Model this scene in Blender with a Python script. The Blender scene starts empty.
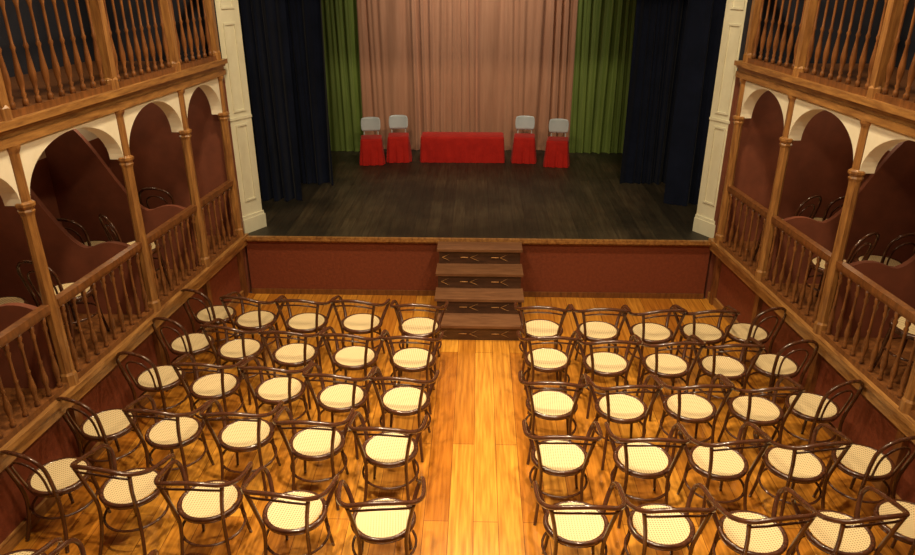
import bpy, bmesh, math, random
from mathutils import Vector, Matrix
random.seed(7)
S = bpy.context.scene
try:
    S.view_settings.view_transform = 'Standard'
except Exception:
    pass

# ------------------------------------------------------------------ materials
def mat(name, c1, c2=None, rough=0.5, scale=(6,6,6), nscale=4.0, coat=0.0, bump=0.0, spec=0.5, sheen=0.0, detail=6):
    m = bpy.data.materials.new(name); m.use_nodes = True
    nt = m.node_tree; b = nt.nodes['Principled BSDF']
    b.inputs['Roughness'].default_value = rough
    b.inputs['Specular IOR Level'].default_value = spec
    b.inputs['Coat Weight'].default_value = coat
    b.inputs['Sheen Weight'].default_value = sheen
    if c2 is None: c2 = tuple(c*0.75 for c in c1)
    tc = nt.nodes.new('ShaderNodeTexCoord'); mp = nt.nodes.new('ShaderNodeMapping')
    mp.inputs['Scale'].default_value = scale
    nz = nt.nodes.new('ShaderNodeTexNoise'); nz.inputs['Scale'].default_value = nscale
    nz.inputs['Detail'].default_value = detail; nz.inputs['Roughness'].default_value = 0.6
    rp = nt.nodes.new('ShaderNodeValToRGB')
    rp.color_ramp.elements[0].position = 0.3; rp.color_ramp.elements[1].position = 0.7
    rp.color_ramp.elements[0].color = (*c2, 1); rp.color_ramp.elements[1].color = (*c1, 1)
    L = nt.links.new
    L(tc.outputs['Object'], mp.inputs['Vector']); L(mp.outputs[0], nz.inputs['Vector'])
    L(nz.outputs['Fac'], rp.inputs['Fac']); L(rp.outputs[0], b.inputs['Base Color'])
    if bump:
        bp = nt.nodes.new('ShaderNodeBump'); bp.inputs['Strength'].default_value = bump
        bp.inputs['Distance'].default_value = 0.01
        L(nz.outputs['Fac'], bp.inputs['Height']); L(bp.outputs[0], b.inputs['Normal'])
    return m

def plank_mat(name, ca, cb, mortar, row=0.13, length=2.4, rough=0.28, coat=0.3, streak=0.5, patch=None, msize=0.0025):
    m = bpy.data.materials.new(name); m.use_nodes = True
    nt = m.node_tree; b = nt.nodes['Principled BSDF']; L = nt.links.new; N = nt.nodes.new
    tc = N('ShaderNodeTexCoord'); sep = N('ShaderNodeSeparateXYZ'); cmb = N('ShaderNodeCombineXYZ')
    L(tc.outputs['Object'], sep.inputs[0]); L(sep.outputs['Y'], cmb.inputs['X']); L(sep.outputs['X'], cmb.inputs['Y'])
    br = N('ShaderNodeTexBrick'); br.offset = 0.37; br.offset_frequency = 2
    br.inputs['Scale'].default_value = 1.0
    br.inputs['Brick Width'].default_value = length; br.inputs['Row Height'].default_value = row
    br.inputs['Mortar Size'].default_value = msize; br.inputs['Mortar Smooth'].default_value = 0.2
    br.inputs['Bias'].default_value = 0.0
    br.inputs['Color1'].default_value = (*ca, 1); br.inputs['Color2'].default_value = (*cb, 1)
    br.inputs['Mortar'].default_value = (*mortar, 1)
    L(cmb.outputs[0], br.inputs['Vector'])
    mp = N('ShaderNodeMapping'); mp.inputs['Scale'].default_value = (22, 1.3, 1)
    L(tc.outputs['Object'], mp.inputs['Vector'])
    nz = N('ShaderNodeTexNoise'); nz.inputs['Scale'].default_value = 1.6; nz.inputs['Detail'].default_value = 8
    L(mp.outputs[0], nz.inputs['Vector'])
    rp = N('ShaderNodeValToRGB')
    rp.color_ramp.elements[0].position = 0.3; rp.color_ramp.elements[1].position = 0.75
    lo = 1 - streak
    rp.color_ramp.elements[0].color = (lo, lo*0.85, lo*0.7, 1); rp.color_ramp.elements[1].color = (1, 1, 1, 1)
    L(nz.outputs['Fac'], rp.inputs['Fac'])
    mx = N('ShaderNodeMix'); mx.data_type = 'RGBA'; mx.blend_type = 'MULTIPLY'; mx.inputs['Factor'].default_value = 1
    L(br.outputs['Color'], mx.inputs[6]); L(rp.outputs[0], mx.inputs[7])
    out = mx.outputs[2]
    if patch:
        n2 = N('ShaderNodeTexNoise'); n2.inputs['Scale'].default_value = 0.9; n2.inputs['Detail'].default_value = 5
        L(tc.outputs['Object'], n2.inputs['Vector'])
        r2 = N('ShaderNodeValToRGB'); r2.color_ramp.elements[0].position = 0.4; r2.color_ramp.elements[1].position = 0.62
        r2.color_ramp.elements[0].color = (*patch, 1); r2.color_ramp.elements[1].color = (1, 1, 1, 1)
        L(n2.outputs['Fac'], r2.inputs['Fac'])
        m2 = N('ShaderNodeMix'); m2.data_type = 'RGBA'; m2.blend_type = 'MULTIPLY'; m2.inputs['Factor'].default_value = 1
        L(out, m2.inputs[6]); L(r2.outputs[0], m2.inputs[7]); out = m2.outputs[2]
    L(out, b.inputs['Base Color'])
    b.inputs['Roughness'].default_value = rough; b.inputs['Coat Weight'].default_value = coat
    b.inputs['Coat Roughness'].default_value = 0.2
    bp = N('ShaderNodeBump'); bp.inputs['Strength'].default_value = 0.25; bp.inputs['Distance'].default_value = 0.003
    inv = N('ShaderNodeMath'); inv.operation = 'SUBTRACT'; inv.inputs[0].default_value = 1
    L(br.outputs['Fac'], inv.inputs[1]); L(inv.outputs[0], bp.inputs['Height']); L(bp.outputs[0], b.inputs['Normal'])
    return m

def cane_mat():
    m = bpy.data.materials.new('woven_cane'); m.use_nodes = True
    nt = m.node_tree; b = nt.nodes['Principled BSDF']; L = nt.links.new; N = nt.nodes.new
    tc = N('ShaderNodeTexCoord')
    ws = []
    for ax in ('X', 'Y'):
        w = N('ShaderNodeTexWave'); w.wave_type = 'BANDS'; w.bands_direction = ax
        w.inputs['Scale'].default_value = 17; w.inputs['Distortion'].default_value = 0.3
        L(tc.outputs['Object'], w.inputs['Vector']); ws.append(w)
    mu = N('ShaderNodeMath'); mu.operation = 'MULTIPLY'
    L(ws[0].outputs['Fac'], mu.inputs[0]); L(ws[1].outputs['Fac'], mu.inputs[1])
    rp = N('ShaderNodeValToRGB'); rp.color_ramp.elements[0].position = 0.25; rp.color_ramp.elements[1].position = 0.85
    rp.color_ramp.elements[0].color = (0.70, 0.55, 0.31, 1); rp.color_ramp.elements[1].color = (0.20, 0.11, 0.035, 1)
    L(mu.outputs[0], rp.inputs['Fac']); L(rp.outputs[0], b.inputs['Base Color'])
    b.inputs['Roughness'].default_value = 0.55
    return m

M_BENT = mat('dark_bentwood', (0.10, 0.033, 0.013), (0.04, 0.013, 0.007), rough=0.25, coat=0.5, scale=(8, 8, 2))
M_CANE = cane_mat()
M_FLOOR = plank_mat('honey_floorboards', (0.84, 0.39, 0.050), (0.56, 0.20, 0.020), (0.20, 0.06, 0.01), row=0.19, length=2.6, rough=0.25, coat=0.4, streak=0.5)
M_STAGEFL = plank_mat('dark_stage_boards', (0.105, 0.080, 0.045), (0.055, 0.043, 0.026), (0.010, 0.008, 0.006), row=0.16, length=3.0, rough=0.55, coat=0.0, streak=0.6, patch=(0.35, 0.38, 0.36))
M_WOOD = mat('oak_beams', (0.46, 0.23, 0.065), (0.16, 0.062, 0.018), rough=0.38, scale=(10, 1.2, 10), nscale=3, coat=0.2)
M_POST = mat('oak_posts', (0.42, 0.20, 0.055), (0.16, 0.062, 0.018), rough=0.38, scale=(14, 14, 1.5), nscale=2.5, coat=0.2)
M_BAL = mat('turned_oak', (0.26, 0.10, 0.028), (0.10, 0.035, 0.012), rough=0.32, scale=(14, 14, 3), nscale=2, coat=0.3)
M_RED = mat('oxblood_paint', (0.23, 0.052, 0.019), (0.15, 0.032, 0.012), rough=0.6, scale=(1, 1, 1), nscale=30, bump=0.3)
M_MAR = mat('maroon_wall_paint', (0.22, 0.060, 0.026), (0.15, 0.040, 0.018), rough=0.7, scale=(1, 1, 1), nscale=5)
M_WHITE = mat('cream_plaster', (0.88, 0.81, 0.64), (0.80, 0.72, 0.54), rough=0.7, scale=(1, 1, 1), nscale=6)
M_PIL = mat('cream_painted_wood', (0.72, 0.70, 0.54), (0.60, 0.57, 0.42), rough=0.5, scale=(1, 1, 0.5), nscale=5)
M_NAVY = mat('navy_velvet', (0.006, 0.009, 0.024), (0.003, 0.005, 0.013), rough=0.9, scale=(1, 1, 1), nscale=3, sheen=0.06, spec=0.1)
M_BLACK = mat('black_masking', (0.008, 0.009, 0.016), rough=0.9, scale=(1, 1, 1), nscale=3, spec=0.1)
M_ROSE = mat('rose_brown_curtain', (0.48, 0.25, 0.155), (0.38, 0.185, 0.11), rough=0.8, scale=(6, 6, 0.5), nscale=2, sheen=0.15, spec=0.2)
M_GREEN = mat('green_satin_curtain', (0.18, 0.25, 0.055), (0.11, 0.16, 0.035), rough=0.5, scale=(6, 6, 0.5), nscale=2, spec=0.4)
M_CLOTH = mat('red_cloth', (0.56, 0.020, 0.012), (0.42, 0.012, 0.008), rough=0.75, scale=(1, 1, 1), nscale=6, sheen=0.1, spec=0.2)
M_PLAST = mat('grey_plastic', (0.50, 0.56, 0.60), (0.44, 0.50, 0.54), rough=0.35, scale=(1, 1, 1))
M_METAL = mat('chromed_tube', (0.5, 0.5, 0.5), rough=0.3, scale=(1, 1, 1))
M_STEP = mat('walnut_steps', (0.10, 0.042, 0.020), (0.04, 0.017, 0.009), rough=0.38, scale=(2, 12, 12), nscale=2, coat=0.2)
M_TREAD = mat('worn_treads', (0.22, 0.10, 0.045), (0.11, 0.045, 0.02), rough=0.38, scale=(2, 12, 12), nscale=2, coat=0.2)
M_CARV = mat('inlaid_oak', (0.55, 0.28, 0.09), (0.40, 0.19, 0.06), rough=0.45, scale=(4, 4, 4))
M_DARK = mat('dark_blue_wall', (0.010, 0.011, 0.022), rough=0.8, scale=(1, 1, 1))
M_CEIL = mat('ceiling_plaster', (0.20, 0.14, 0.08), rough=0.8, scale=(1, 1, 1))

# ------------------------------------------------------------------ mesh builder
def smooth(pts, k=5, closed=False):
    P = [Vector(p) for p in pts]; n = len(P); out = []
    rng = n if closed else n - 1
    for i in range(rng):
        if closed: a, b, c, d = P[(i-1) % n], P[i], P[(i+1) % n], P[(i+2) % n]
        else: a, b, c, d = P[max(i-1, 0)], P[i], P[i+1], P[min(i+2, n-1)]
        for j in range(k):
            t = j / k
            out.append(0.5*((2*b)+(-a+c)*t+(2*a-5*b+4*c-d)*t*t+(-a+3*b-3*c+d)*t**3))
    if not closed: out.append(P[-1])
    return out

class MB:
    def __init__(s): s.v = []; s.f = []; s.m = []; s.s = []
    def add(s, vs, fs, m=0, sm=False):
        o = len(s.v); s.v += [tuple(v) for v in vs]
        for f in fs: s.f.append([i+o for i in f]); s.m.append(m); s.s.append(sm)
    def hexa(s, c, m=0):
        s.add(c, [(0,1,2,3),(4,7,6,5),(0,4,5,1),(1,5,6,2),(2,6,7,3),(3,7,4,0)], m)
    def box(s, x0, x1, y0, y1, z0, z1, m=0):
        s.hexa([(x0,y0,z0),(x1,y0,z0),(x1,y1,z0),(x0,y1,z0),(x0,y0,z1),(x1,y0,z1),(x1,y1,z1),(x0,y1,z1)], m)
    def tube(s, pts, r, m=0, n=8, closed=False):
        P = [Vector(p) for p in pts]; N = len(P)
        R = r if isinstance(r, (list, tuple)) else [r]*N
        if len(R) == 2 and N != 2: R = [R[0]+(R[1]-R[0])*i/(N-1) for i in range(N)]
        T = []
        for i in range(N):
            if closed: t = P[(i+1) % N]-P[i-1]
            else: t = P[min(i+1, N-1)]-P[max(i-1, 0)]
            T.append(t.normalized())
        up = Vector((0, 0, 1)) if abs(T[0].z) < 0.9 else Vector((1, 0, 0))
        nrm = (up - T[0]*up.dot(T[0])).normalized(); vs = []
        for i in range(N):
            nrm = (nrm - T[i]*nrm.dot(T[i])).normalized(); bn = T[i].cross(nrm)
            for j in range(n):
                a = 2*math.pi*j/n
                vs.append(P[i]+(nrm*math.cos(a)+bn*math.sin(a))*R[i])
        fs = []
        for i in range(N if closed else N-1):
            k = (i+1) % N
            for j in range(n): fs.append((i*n+j, i*n+(j+1) % n, k*n+(j+1) % n, k*n+j))
        if not closed:
            fs.append(tuple(range(n))); fs.append(tuple((N-1)*n+j for j in range(n)))
        s.add(vs, fs, m, True)
    def lathe(s, prof, ox, oy, n=8, m=0, sm=True, ph=0.0):
        vs = []; fs = []
        for (r, z) in prof:
            for j in range(n):
                a = 2*math.pi*j/n+ph; vs.append((ox+r*math.cos(a), oy+r*math.sin(a), z))
        K = len(prof)
        for i in range(K-1):
            for j in range(n): fs.append((i*n+j, i*n+(j+1) % n, (i+1)*n+(j+1) % n, (i+1)*n+j))
        fs.append(tuple(range(n))); fs.append(tuple((K-1)*n+j for j in range(n)))
        s.add(vs, fs, m, sm)
    def mesh(s, name, mats):
        me = bpy.data.meshes.new(name); me.from_pydata(s.v, [], s.f)
        for m in mats: me.materials.append(m)
        for p, mi, sm in zip(me.polygons, s.m, s.s): p.material_index = mi; p.use_smooth = sm
        bm = bmesh.new(); bm.from_mesh(me); bmesh.ops.recalc_face_normals(bm, faces=bm.faces)
        bm.to_mesh(me); bm.free(); me.update(); return me
    def obj(s, name, mats, loc=(0,0,0), rz=0.0):
        return put(name, s.mesh(name, mats), loc, rz)

def put(name, me, loc=(0,0,0), rz=0.0):
    o = bpy.data.objects.new(name, me); S.collection.objects.link(o)
    o.location = loc; o.rotation_euler = (0, 0, rz); return o

# wall frame : side -1 left / +1 right ; o = distance outward from the arcade plane
DS = 8.30; ZS = 0.80; W0 = 2.93; SL = 0.09
def W(side, D, o, z): return (side*(W0+SL*(DS-D)+o), D, z)
def wbox(mb, side, D0, D1, o0, o1, z0, z1, m=0):
    mb.hexa([W(side,D0,o0,z0),W(side,D1,o0,z0),W(side,D1,o1,z0),W(side,D0,o1,z0),
             W(side,D0,o0,z1),W(side,D1,o0,z1),W(side,D1,o1,z1),W(side,D0,o1,z1)], m)

# ------------------------------------------------------------------ room shell
BACK = -1.6
b = MB(); b.box(-5.8, 5.8, BACK, DS, -0.1, 0.0); b.obj('floor', [M_FLOOR])
b = MB(); b.box(-5.8, 5.8, BACK-0.1, 13.7, 6.2, 6.3); b.obj('ceiling', [M_CEIL])
b = MB(); b.box(-5.8, 5.8, BACK-0.1, BACK, 0, 6.2); b.obj('wall_back', [M_MAR])
COLS = {-1: [8.2, 7.25, 6.13, 4.80, 3.5, 2.2, 0.9], 1: [8.15, 7.05, 5.85, 4.60, 3.35, 2.1, 0.85]}
GD = 1.5
ZB0, ZB1, ZSPR, ZR = 2.757, 2.93, 2.31, 1.55
for side, nm in ((-1, 'left'), (1, 'right')):
    b = MB(); wbox(b, side, BACK, DS, 0.05, 0.11, 0, 0.68); b.obj('wall_'+nm+'_dado', [M_RED])
    b = MB()
    wbox(b, side, BACK, DS, GD, GD+0.1, 0.70, 2.05, 0)
    wbox(b, side, BACK, DS, GD, GD+0.1, 2.05, ZB0, 1)
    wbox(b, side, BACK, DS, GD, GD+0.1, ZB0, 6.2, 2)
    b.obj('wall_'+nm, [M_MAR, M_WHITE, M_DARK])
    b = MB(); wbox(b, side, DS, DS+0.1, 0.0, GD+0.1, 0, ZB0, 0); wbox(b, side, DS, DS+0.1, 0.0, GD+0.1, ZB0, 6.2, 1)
    b.obj('wall_front_'+nm, [M_MAR, M_DARK])
    b = MB(); wbox(b, side, BACK, DS, 0.05, GD, 0.70, 0.79); b.obj('floor_gallery_'+nm, [M_BAL])
    b = MB(); wbox(b, side, BACK, DS, 0.05, GD, ZB0+0.02, ZB1-0.03); b.obj('floor_upper_gallery_'+nm, [M_BAL])
    # base beam + moldings
    b = MB()
    wbox(b, side, BACK, DS, -0.05, 0.05, 0.68, 0.80)
    wbox(b, side, BACK, DS, -0.075, 0.05, 0.78, 0.825)
    wbox(b, side, BACK, DS, 0.02, 0.05, 0.0, 0.10)
    b.obj('trim_gallery_sill_'+nm, [M_WOOD])
    b = MB()
    wbox(b, side, BACK, DS, -0.05, 0.05, ZB0, ZB0+0.06)
    wbox(b, side, BACK, DS, -0.03, 0.05, ZB0+0.06, ZB1-0.05)
    wbox(b, side, BACK, DS, -0.085, 0.05, ZB1-0.05, ZB1)
    wbox(b, side, BACK, DS, -0.055, 0.05, ZB1-0.075, ZB1-0.05)
    b.obj('trim_gallery_beam_'+nm, [M_WOOD])
    C = COLS[side]
    # columns
    for D in C:
        x, y, _ = W(side, D, 0, 0)
        b = MB()
        prof = [(0.064,0.825),(0.064,0.92),(0.052,0.94),(0.054,1.50),(0.048,1.62),(0.045,2.2),(0.048,2.25),
                (0.060,2.28),(0.052,2.295),(0.070,2.32),(0.070,2.34),(0.046,2.355),(0.046,ZB0-0.06),(0.062,ZB0-0.025),(0.066,ZB0)]
        b.lathe(prof, x, y, n=8, ph=math.pi/8, sm=False)
        b.obj('gallery_column', [M_POST])
        b = MB(); b.box(x-0.042, x+0.042, y-0.042, y+0.042, ZB1, 6.2)
        b.lathe([(0.062,ZB1),(0.062,ZB1+0.08),(0.045,ZB1+0.10)], x, y, n=8, sm=False)
        b.obj('upper_gallery_post', [M_POST])
        b = MB(); wbox(b, side, D-0.04, D+0.04, 0.0, 0.048, 0.0, 0.68); b.obj('dado_post', [M_BAL])
    bp = [(0.022,0),(0.022,0.05),(0.012,0.07),(0.020,0.10),(0.013,0.12),(0.024,0.20),(0.027,0.26),(0.019,0.36),(0.012,0.46),
          (0.020,0.49),(0.012,0.52),(0.012,0.80),(0.021,0.86),(0.012,0.89),(0.022,0.93),(0.022,1.0)]
    for i in range(len(C)-1):
        D1, D0 = C[i]-0.05, C[i+1]+0.05
        # arch spandrel
        n = 24; hw = (D1-D0)/2; mid = (D0+D1)/2; ri = ZB0-0.035-ZSPR
        vs = []; fs = []
        for k in range(n+1):
            a = math.pi*k/n; u = mid-hw*math.cos(a); z = ZSPR+0.02+(ri-0.02)*math.sin(a)
            for oo in (-0.015, 0.11):
                vs.append(W(side, u, oo, z)); vs.append(W(side, u, oo, ZB0-0.001))
        for k in range(n):
            p = 4*k; q = p+4
            fs += [(p,q,q+1,p+1),(p+2,p+3,q+3,q+2),(p,p+2,q+2,q)]
        b = MB(); b.add(vs, fs, 0, False); b.obj('arch_spandrel', [M_WHITE])
        # lower balustrade
        b = MB()
        wbox(b, side, D0, D1, -0.032, 0.032, ZR-0.05, ZR); wbox(b, side, D0, D1, -0.022, 0.022, ZR-0.075, ZR-0.05)
        wbox(b, side, D0, D1, -0.03, 0.03, 0.825, 0.87)
        nb = max(6, round((D1-D0)/0.135)); h = ZR-0.075-0.87
        for k in range(nb):
            x, y, _ = W(side, D0+(D1-D0)*(k+0.5)/nb, 0, 0)
            b.lathe([(r*0.95, 0.87+z*h) for r, z in bp], x, y, n=8)
        b.obj('gallery_balustrade', [M_BAL])
        # upper balustrade
        b = MB(); zt = ZB1+0.92
        wbox(b, side, D0, D1, -0.035, 0.035, zt-0.06, zt); wbox(b, side, D0, D1, -0.03, 0.03, ZB1, ZB1+0.05)
        nb = max(6, round((D1-D0)/0.135)); h = zt-0.06-ZB1-0.05
        for k in range(nb):
            x, y, _ = W(side, D0+(D1-D0)*(k+0.5)/nb, 0, 0)
            b.lathe([(r*1.0, ZB1+0.05+z*h) for r, z in bp], x, y, n=8)
        b.obj('upper_gallery_balustrade', [M_BAL])
    # curved box partitions
    for D in C[1:5]:
        b = MB(); n = 28; vs = []; fs = []
        for k in range(n+1):
            t = k/n; o = 0.07+(GD-0.07)*t; q = min(1, max(0, (t-0.30)/0.55))
            z = 1.47+0.06*math.sin(min(1, t/0.3)*math.pi)+0.95*(3*q*q-2*q**3)
            for dd in (-0.025, 0.025):
                vs.append(W(side, D+dd, o, 0.79)); vs.append(W(side, D+dd, o, z))
        for k in range(n):
            p = 4*k; q = p+4
            fs += [(p,q,q+1,p+1),(p+2,p+3,q+3,q+2),(p+1,q+1,q+3,p+3)]
        fs += [(0,1,3,2)]
        b.add(vs, fs, 0); b.obj('box_partition', [M_MAR])

# ------------------------------------------------------------------ stage
b = MB(); b.box(-2.9, 2.9, DS, DS+0.1, 0, 0.74); b.obj('wall_stage_front', [M_RED])
b = MB()
b.box(-2.92, 2.92, DS-0.02, DS+0.1, 0.745, ZS); b.box(-4.0, 4.0, DS+0.1, 13.6, 0.70, ZS)
b.obj('floor_stage', [M_STAGEFL])
b = MB(); b.box(-2.92, 2.92, DS-0.065, DS-0.02, 0.755, ZS+0.003)
b.box(-2.92, 2.92, DS-0.03, DS, 0.725, 0.745)
b.obj('trim_stage_nosing', [M_WOOD])
b = MB(); b.box(-2.9, 2.9, DS-0.015, DS, 0.0, 0.07); b.obj('baseboard_stage', [M_BAL])
b = MB(); b.box(-4.1, 4.1, 13.6, 13.7, 0, 6.2); b.obj('wall_stage_back', [M_BLACK])
for s, nm in ((-1, 'left'), (1, 'right')):
    b = MB(); b.box(min(s*4.0, s*4.1), max(s*4.0, s*4.1), DS+0.1, 13.6, 0, 6.2); b.obj('wall_stage_'+nm, [M_BLACK])
b = MB(); b.box(-2.92, 2.92, DS+0.1, DS+0.35, 4.7, 6.2); b.obj('wall_proscenium_header', [M_PIL])
# proscenium pillars (splayed)
for s in (-1, 1):
    b = MB(); w = 0.34
    b.box(0, w, 0, 0.14, ZS, 6.2)
    b.box(0.0, w+0.02, -0.03, 0.0, ZS, ZS+0.18); b.box(0.0, w+0.01, -0.018, 0.0, ZS+0.18, ZS+0.22)
    for z0, z1 in ((1.2, 2.15), (2.30, 3.3), (3.45, 4.6)):
        x0, x1, t = 0.08, w-0.08, 0.022
        b.box(x0, x1, -0.014, 0, z0, z0+t); b.box(x0, x1, -0.014, 0, z1-t, z1)
        b.box(x0, x0+t, -0.014, 0, z0+t, z1-t); b.box(x1-t, x1, -0.014, 0, z0+t, z1-t)
    b.box(0, w, -0.012, 0, 2.21, 2.24)
    o = b.obj('proscenium_pillar', [M_PIL])
    ang = math.atan2(0.30, 0.18)
    if s < 0:
        o.location = (-2.93, DS+0.05, 0); o.rotation_euler = (0, 0, ang)
    else:
        o.location = (2.95-w*math.cos(ang), DS+0.05+w*math.sin(ang), 0); o.rotation_euler = (0, 0, -ang)

# curtains
def curtain(name, x0, x1, y, z0, z1, m, wl=0.14, amp=0.05, yaw=0.0, seed=0):
    rnd = random.Random(seed); L = abs(x1-x0); nx = max(30, int(L/wl*14)); nz = 14
    ph = [rnd.uniform(0, 6.28) for _ in range(6)]
    vs = []; fs = []
    for k in range(nz+1):
        t = k/nz; z = z0+(z1-z0)*t
        for i in range(nx+1):
            u = L*i/nx
            f = 2*math.pi*(u/wl+0.55*math.sin(u*3.1+ph[0])+0.25*math.sin(u*7.7+ph[1]+t*1.6))
            a = amp*(0.65+0.5*math.sin(u*5.3+ph[2]))*(1.1-0.35*t)
            yy = a*math.sin(f)+0.35*amp*math.sin(2.1*f+ph[3]+t)
            vs.append((-L/2+u, yy, z))
    for k in range(nz):
        for i in range(nx): p = k*(nx+1)+i; fs.append((p, p+1, p+nx+2, p+nx+1))
    b = MB(); b.add(vs, fs, 0, True)
    o = b.obj(name, [m], ((x0+x1)/2, y, 0), yaw); return o
curtain('rose_backdrop_curtain', -2.12, 1.76, 12.85, ZS+0.005, 5.2, M_ROSE, wl=0.22, amp=0.042, seed=3)
curtain('green_curtain', -3.0, -2.05, 12.7, ZS+0.005, 5.2, M_GREEN, wl=0.16, amp=0.04, seed=4)
curtain('green_curtain', 1.64, 3.05, 12.7, ZS+0.005, 5.2, M_GREEN, wl=0.18, amp=0.04, seed=5)
curtain('navy_leg_curtain', -3.75, -2.50, 9.75, ZS+0.005, 5.4, M_NAVY, wl=0.20, amp=0.07, seed=6)
curtain('navy_leg_curtain', -3.45, -2.20, 10.6, ZS+0.005, 5.4, M_NAVY, wl=0.20, amp=0.07, seed=8)
curtain('navy_leg_curtain', 2.65, 3.8, 9.7, ZS+0.005, 5.4, M_NAVY, wl=0.20, amp=0.07, seed=9)
curtain('navy_leg_curtain', 2.20, 3.6, 10.75, ZS+0.005, 5.4, M_NAVY, wl=0.20, amp=0.07, seed=10)

# stairs
b = MB(); hw = 0.49; y0 = 7.12; tr = 0.29; rs = (ZS-0.03)/4
ntr = 4
for i in range(ntr):
    ya = y0+tr*i; z0, z1 = rs*i, rs*(i+1)
    b.box(-hw, hw, ya, DS-0.07, z0, z1-0.03, 0)
    b.box(-hw-0.025, hw+0.025, ya-0.03, min(ya+tr+0.01, DS-0.07), z1-0.03, z1, 2)
    zc = (z0+z1-0.03)/2; yf = ya-0.004
    for cx, wd in ((0, 0.11), (-0.35, 0.10), (0.35, 0.10)):
        hh = 0.05
        b.tube([(cx-wd, yf, zc), (cx, yf, zc+hh), (cx+wd, yf, zc), (cx, yf, zc-hh)], 0.009, 1, n=6, closed=True)
    for sx in (-1, 1):
        b.tube([(sx*0.14, yf, zc), (sx*0.23, yf, zc)], 0.007, 1, n=6)
b.obj('stage_steps', [M_STEP, M_CARV, M_TREAD], (0.04, 0, 0))

# ------------------------------------------------------------------ chairs
def mir(pts):
    return pts + [(-x, y, z) for (x, y, z) in reversed(pts[:-1])]
def seat(b):
    def rr(a): return 0.200+0.006*math.cos(2*a)
    ring = [(rr(2*math.pi*i/32)*math.cos(2*math.pi*i/32), rr(2*math.pi*i/32)*math.sin(2*math.pi*i/32), 0.452) for i in range(32)]
    b.tube(ring, 0.019, 0, n=8, closed=True)
    ring2 = [(x*0.98, y*0.98, 0.437) for x, y, z in ring]; b.tube(ring2, 0.017, 0, n=6, closed=True)
    vs = [(0, 0, 0.452)]; fs = []
    for k, r in enumerate((0.07, 0.13, 0.170, 0.186)):
        for i in range(32):
            a = 2*math.pi*i/32; vs.append((r*math.cos(a), r*math.sin(a), (0.454, 0.458, 0.465, 0.467)[k]))
    for i in range(32):
        fs.append((0, 1+i, 1+(i+1) % 32))
        for k in range(3): p = 1+32*k; fs.append((p+i, p+32+i, p+32+(i+1) % 32, p+(i+1) % 32))
    b.add(vs, fs, 1, True)
    b.tube([(0.218*math.cos(2*math.pi*i/28), 0.218*math.sin(2*math.pi*i/28)-0.003, 0.25) for i in range(28)], 0.010, 0, n=6, closed=True)
    for s in (-1, 1):
        b.tube(smooth([(s*0.142, 0.132, 0.44), (s*0.152, 0.146, 0.32), (s*0.162, 0.160, 0.16), (s*0.180, 0.185, 0.0)], 3), [0.018, 0.012], 0, n=8)
def armchair():
    b = MB(); seat(b)
    for s in (-1, 1):
        b.tube(smooth([(s*0.185, -0.245, 0), (s*0.166, -0.200, 0.16), (s*0.155, -0.178, 0.32), (s*0.155, -0.180, 0.45),
                       (s*0.178, -0.212, 0.62), (s*0.212, -0.240, 0.79)], 4), [0.013, 0.015], 0, n=8)
    rail = mir([(-0.192, 0.075, 0.445), (-0.220, 0.130, 0.53), (-0.256, 0.165, 0.62), (-0.276, 0.120, 0.685), (-0.280, -0.01, 0.715),
                (-0.268, -0.14, 0.75), (-0.212, -0.245, 0.80), (-0.11, -0.282, 0.835), (0, -0.290, 0.845)])
    b.tube(smooth(rail, 4), 0.0165, 0, n=8)
    # slim lower back rail
    inner = mir([(-0.200, -0.232, 0.745), (-0.12, -0.268, 0.775), (-0.05, -0.278, 0.785), (0, -0.280, 0.787)])
    b.tube(smooth(inner, 4), 0.009, 0, n=6)
    return b.mesh('bentwood_armchair', [M_BENT, M_CANE])
def sidechair():
    b = MB(); seat(b)
    hoop = mir([(-0.185, -0.245, 0), (-0.166, -0.200, 0.16), (-0.158, -0.180, 0.32), (-0.165, -0.188, 0.45), (-0.190, -0.225, 0.64),
                (-0.188, -0.252, 0.76), (-0.12, -0.272, 0.835), (0, -0.280, 0.858)])
    b.tube(smooth(hoop, 4), 0.015, 0, n=8)
    inner = mir([(-0.100, -0.180, 0.45), (-0.122, -0.218, 0.61), (-0.112, -0.243, 0.70), (-0.06, -0.256, 0.75), (0, -0.260, 0.762)])
    b.tube(smooth(inner, 4), 0.009, 0, n=6)
    return b.mesh('bentwood_chair', [M_BENT, M_CANE])
ARM = armchair(); SIDE = sidechair()
rows_L = [
 [(-.578,6.56),(-1.197,6.63),(-1.778,6.63),(-2.33,6.67),(-2.80,6.78)],
 [(-.595,5.90),(-1.154,5.92),(-1.74,5.96),(-2.30,6.04),(-2.82,6.14)],
 [(-.604,5.20),(-1.156,5.23),(-1.725,5.33),(-2.325,5.38),(-2.87,5.50)],
 [(-.655,4.52),(-1.238,4.585),(-1.83,4.675),(-2.42,4.69),(-3.00,4.78)],
 [(-.61,3.75),(-1.227,3.81),(-1.85,3.90),(-2.46,4.02),(-3.05,4.13)]]
rows_R = [
 [(.683,6.54),(1.262,6.52),(1.80,6.50),(2.32,6.51),(2.78,6.52)],
 [(.69,5.93),(1.24,5.87),(1.798,5.86),(2.32,5.835),(2.82,5.88)],
 [(.66,5.17),(1.248,5.138),(1.83,5.16),(2.38,5.14),(2.88,5.20)],
 [(.656,4.46),(1.286,4.45),(1.85,4.44),(2.42,4.43),(2.95,4.47)],
 [(.693,3.754),(1.26,3.745),(1.85,3.69),(2.42,3.71),(2.95,3.83)]]
for rows, s in ((rows_L, -1), (rows_R, 1)):
    for r in rows:
        for i, (x, y) in enumerate(r):
            if i == 4:
                put('bentwood_chair', SIDE, (x, y, 0), math.radians(s*random.uniform(14, 28)))
            else:
                put('bentwood_armchair', ARM, (x, y, 0), math.radians(s*i*2.5+random.uniform(-6, 6)))
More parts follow.
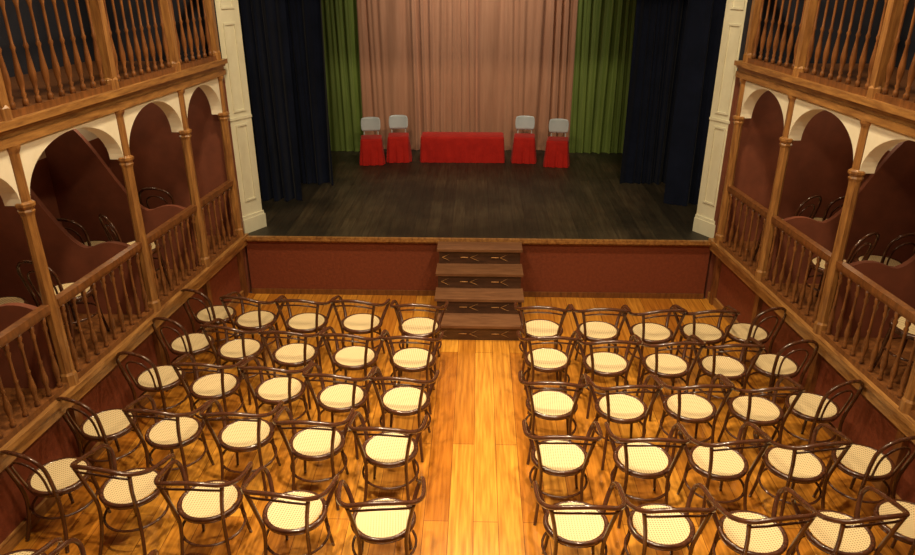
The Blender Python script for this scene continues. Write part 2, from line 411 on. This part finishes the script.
put('bentwood_armchair', ARM, (-2.20, 3.10, 0), math.radians(-8))
put('bentwood_armchair', ARM, (-1.60, 2.96, 0), math.radians(-5))
put('bentwood_armchair', ARM, (-2.84, 3.20, 0), math.radians(-12))
# gallery chairs
for s, lst in ((-1, [(3.62,5.62,10),(3.46,6.72,-20),(3.55,7.75,20),(4.05,7.70,-10),(4.03,5.30,-8),(3.95,6.68,15),(3.85,4.2,0)]),
               (1, [(3.55,5.15,5),(3.45,6.45,10),(3.92,6.50,-12),(3.42,7.60,10),(3.87,7.65,-10),(4.02,5.25,0),(3.80,3.9,0)])):
    for x, y, r in lst:
        put('bentwood_chair', SIDE, (s*x, y, 0.79), math.radians(r+s*25))

# covered stage seats
def cloth_box(b, w, d, z0, z1, flare=0.03, amp=0.012, waves=14, m=0, seed=0):
    rnd = random.Random(seed); n = 144; c = 0.04; loop = []
    per = 2*(w+d)
    for i in range(n):
        u = per*i/n
        if u < w: x, y, nx, ny = -w/2+u, -d/2, 0, -1
        elif u < w+d: x, y, nx, ny = w/2, -d/2+(u-w), 1, 0
        elif u < 2*w+d: x, y, nx, ny = w/2-(u-w-d), d/2, 0, 1
        else: x, y, nx, ny = -w/2, d/2-(u-2*w-d), -1, 0
        sx = max(-w/2+c, min(w/2-c, x)); sy = max(-d/2+c, min(d/2-c, y))
        dx, dy = x-sx, y-sy; l = math.hypot(dx, dy)
        if l > 1e-6: nx, ny = dx/l, dy/l; x, y = sx+nx*c, sy+ny*c
        loop.append((x, y, nx, ny))
    vs = []; fs = []; rowsn = 9
    p1, p2 = rnd.uniform(0, 6), rnd.uniform(0, 6)
    for k in range(rowsn):
        if k == 0: off, z = -0.03, z1
        elif k == 1: off, z = -0.006, z1-0.006
        else:
            t = (k-2)/(rowsn-3); off = flare*t; z = (z1-0.03)+(z0-z1+0.03)*t
        for i, (x, y, nx, ny) in enumerate(loop):
            t = max(0, (k-2)/(rowsn-3)); a = 2*math.pi*i/n
            rip = amp*t*(math.sin(waves*a+p1)+0.6*math.sin(waves*1.9*a+p2))
            vs.append((x+nx*(off+rip), y+ny*(off+rip), z))
    for k in range(rowsn-1):
        for i in range(n): fs.append((k*n+i, k*n+(i+1) % n, (k+1)*n+(i+1) % n, (k+1)*n+i))
    fs.append(tuple(range(n))); b.add(vs, fs, m, True)
b = MB(); cloth_box(b, 1.42, 0.44, 0.004, 0.44, 0.02, 0.009, 24, seed=1); b.obj('draped_bench', [M_CLOTH], (-0.26, 12.17, ZS))
def stage_chair(seed):
    b = MB(); cloth_box(b, 0.36, 0.38, 0.004, 0.44, 0.03, 0.012, 12, seed=seed)
    vs = []; fs = []; nx, nz = 14, 8
    for side in (0, 1):
        for k in range(nz+1):
            for i in range(nx+1):
                u = -1+2*i/nx; v = -1+2*k/nz
                px = u*0.165*(1-0.10*v*v*abs(v)) ; pz = 0.615+v*0.115*(1-0.12*u**4)
                py = 0.19+0.04*(v+1)/2-0.035*u*u+side*0.012
                vs.append((px, py, pz))
    o = (nx+1)*(nz+1)
    for k in range(nz):
        for i in range(nx):
            p = k*(nx+1)+i
            fs.append((p, p+1, p+nx+2, p+nx+1)); fs.append((o+p, o+p+nx+1, o+p+nx+2, o+p+1))
    for i in range(nx):
        fs.append((i, o+i, o+i+1, i+1)); q = nz*(nx+1)+i; fs.append((q, q+1, o+q+1, o+q))
    for k in range(nz):
        p = k*(nx+1); fs.append((p, p+nx+1, o+p+nx+1, o+p)); q = p+nx; fs.append((q, o+q, o+q+nx+1, q+nx+1))
    b.add(vs, fs, 1, True)
    for s in (-1, 1):
        b.tube([(s*0.12, 0.17, 0.0), (s*0.12, 0.18, 0.40), (s*0.115, 0.215, 0.60)], 0.011, 2, n=8)
    return b.mesh('draped_plastic_chair', [M_CLOTH, M_PLAST, M_METAL])
for k, (x, y, r) in enumerate([(-1.80, 11.93, 8), (-1.36, 12.12, 4), (0.80, 12.12, -4), (1.34, 11.88, -8)]):
    put('draped_plastic_chair', stage_chair(k+5), (x, y, ZS), math.radians(r))

# ------------------------------------------------------------------ lights
def light(name, kind, loc, power, col, size=0.3, target=None, angle=80, blend=0.6):
    d = bpy.data.lights.new(name, kind); d.energy = power; d.color = col
    if kind == 'AREA': d.shape = 'DISK'; d.size = size
    else: d.shadow_soft_size = size
    if kind == 'SPOT': d.spot_size = math.radians(angle); d.spot_blend = blend
    o = bpy.data.objects.new(name, d); S.collection.objects.link(o); o.location = loc
    if target:
        o.rotation_euler = (Vector(target)-Vector(loc)).to_track_quat('-Z', 'Y').to_euler()
    return o
WARM = (1.0, 0.79, 0.50)
for x, y in ((-1.5, 3.0), (1.5, 3.0), (-1.6, 6.0), (1.6, 6.0)):
    light('ceiling_lamp', 'AREA', (x, y, 6.0), 125, WARM, 0.35, (x*1.1, y+0.5, 0))
for x, y, tx, ty in ((-0.7, 2.4, -0.5, 3.9), (0.7, 2.4, 0.6, 4.1), (0.0, 7.2, 0.0, 5.2)):
    light('hall_spotlight', 'SPOT', (x, y, 6.0), 780, WARM, 0.06, (tx, ty, 0), 64, 1.0)
for s in (-1, 1):
    for y in (7.4, 5.2, 3.2):
        light('gallery_lamp', 'POINT', (s*4.0, y, 2.6), 7, WARM, 0.08)
light('stage_spotlight', 'SPOT', (-0.1, 10.6, 5.9), 560, (1.0, 0.88, 0.68), 0.15, (-0.15, 12.85, 3.9), 85, 1.0)
light('stage_spotlight', 'SPOT', (0.0, 7.6, 5.9), 400, (1.0, 0.88, 0.68), 0.15, (-0.2, 11.4, 0.9), 55, 0.9)
w = bpy.data.worlds.new('world'); w.use_nodes = True; S.world = w
w.node_tree.nodes['Background'].inputs[0].default_value = (1.0, 0.8, 0.6, 1)
w.node_tree.nodes['Background'].inputs[1].default_value = 0.03

# ------------------------------------------------------------------ camera
cd = bpy.data.cameras.new('camera'); cd.lens = 28.0; cd.sensor_width = 36.0; cd.clip_start = 0.05
cam = bpy.data.objects.new('camera', cd); S.collection.objects.link(cam)
cam.location = (0, 0, 3.9); cam.rotation_euler = (math.radians(90-23.7), 0, math.radians(1.63))
S.camera = cam
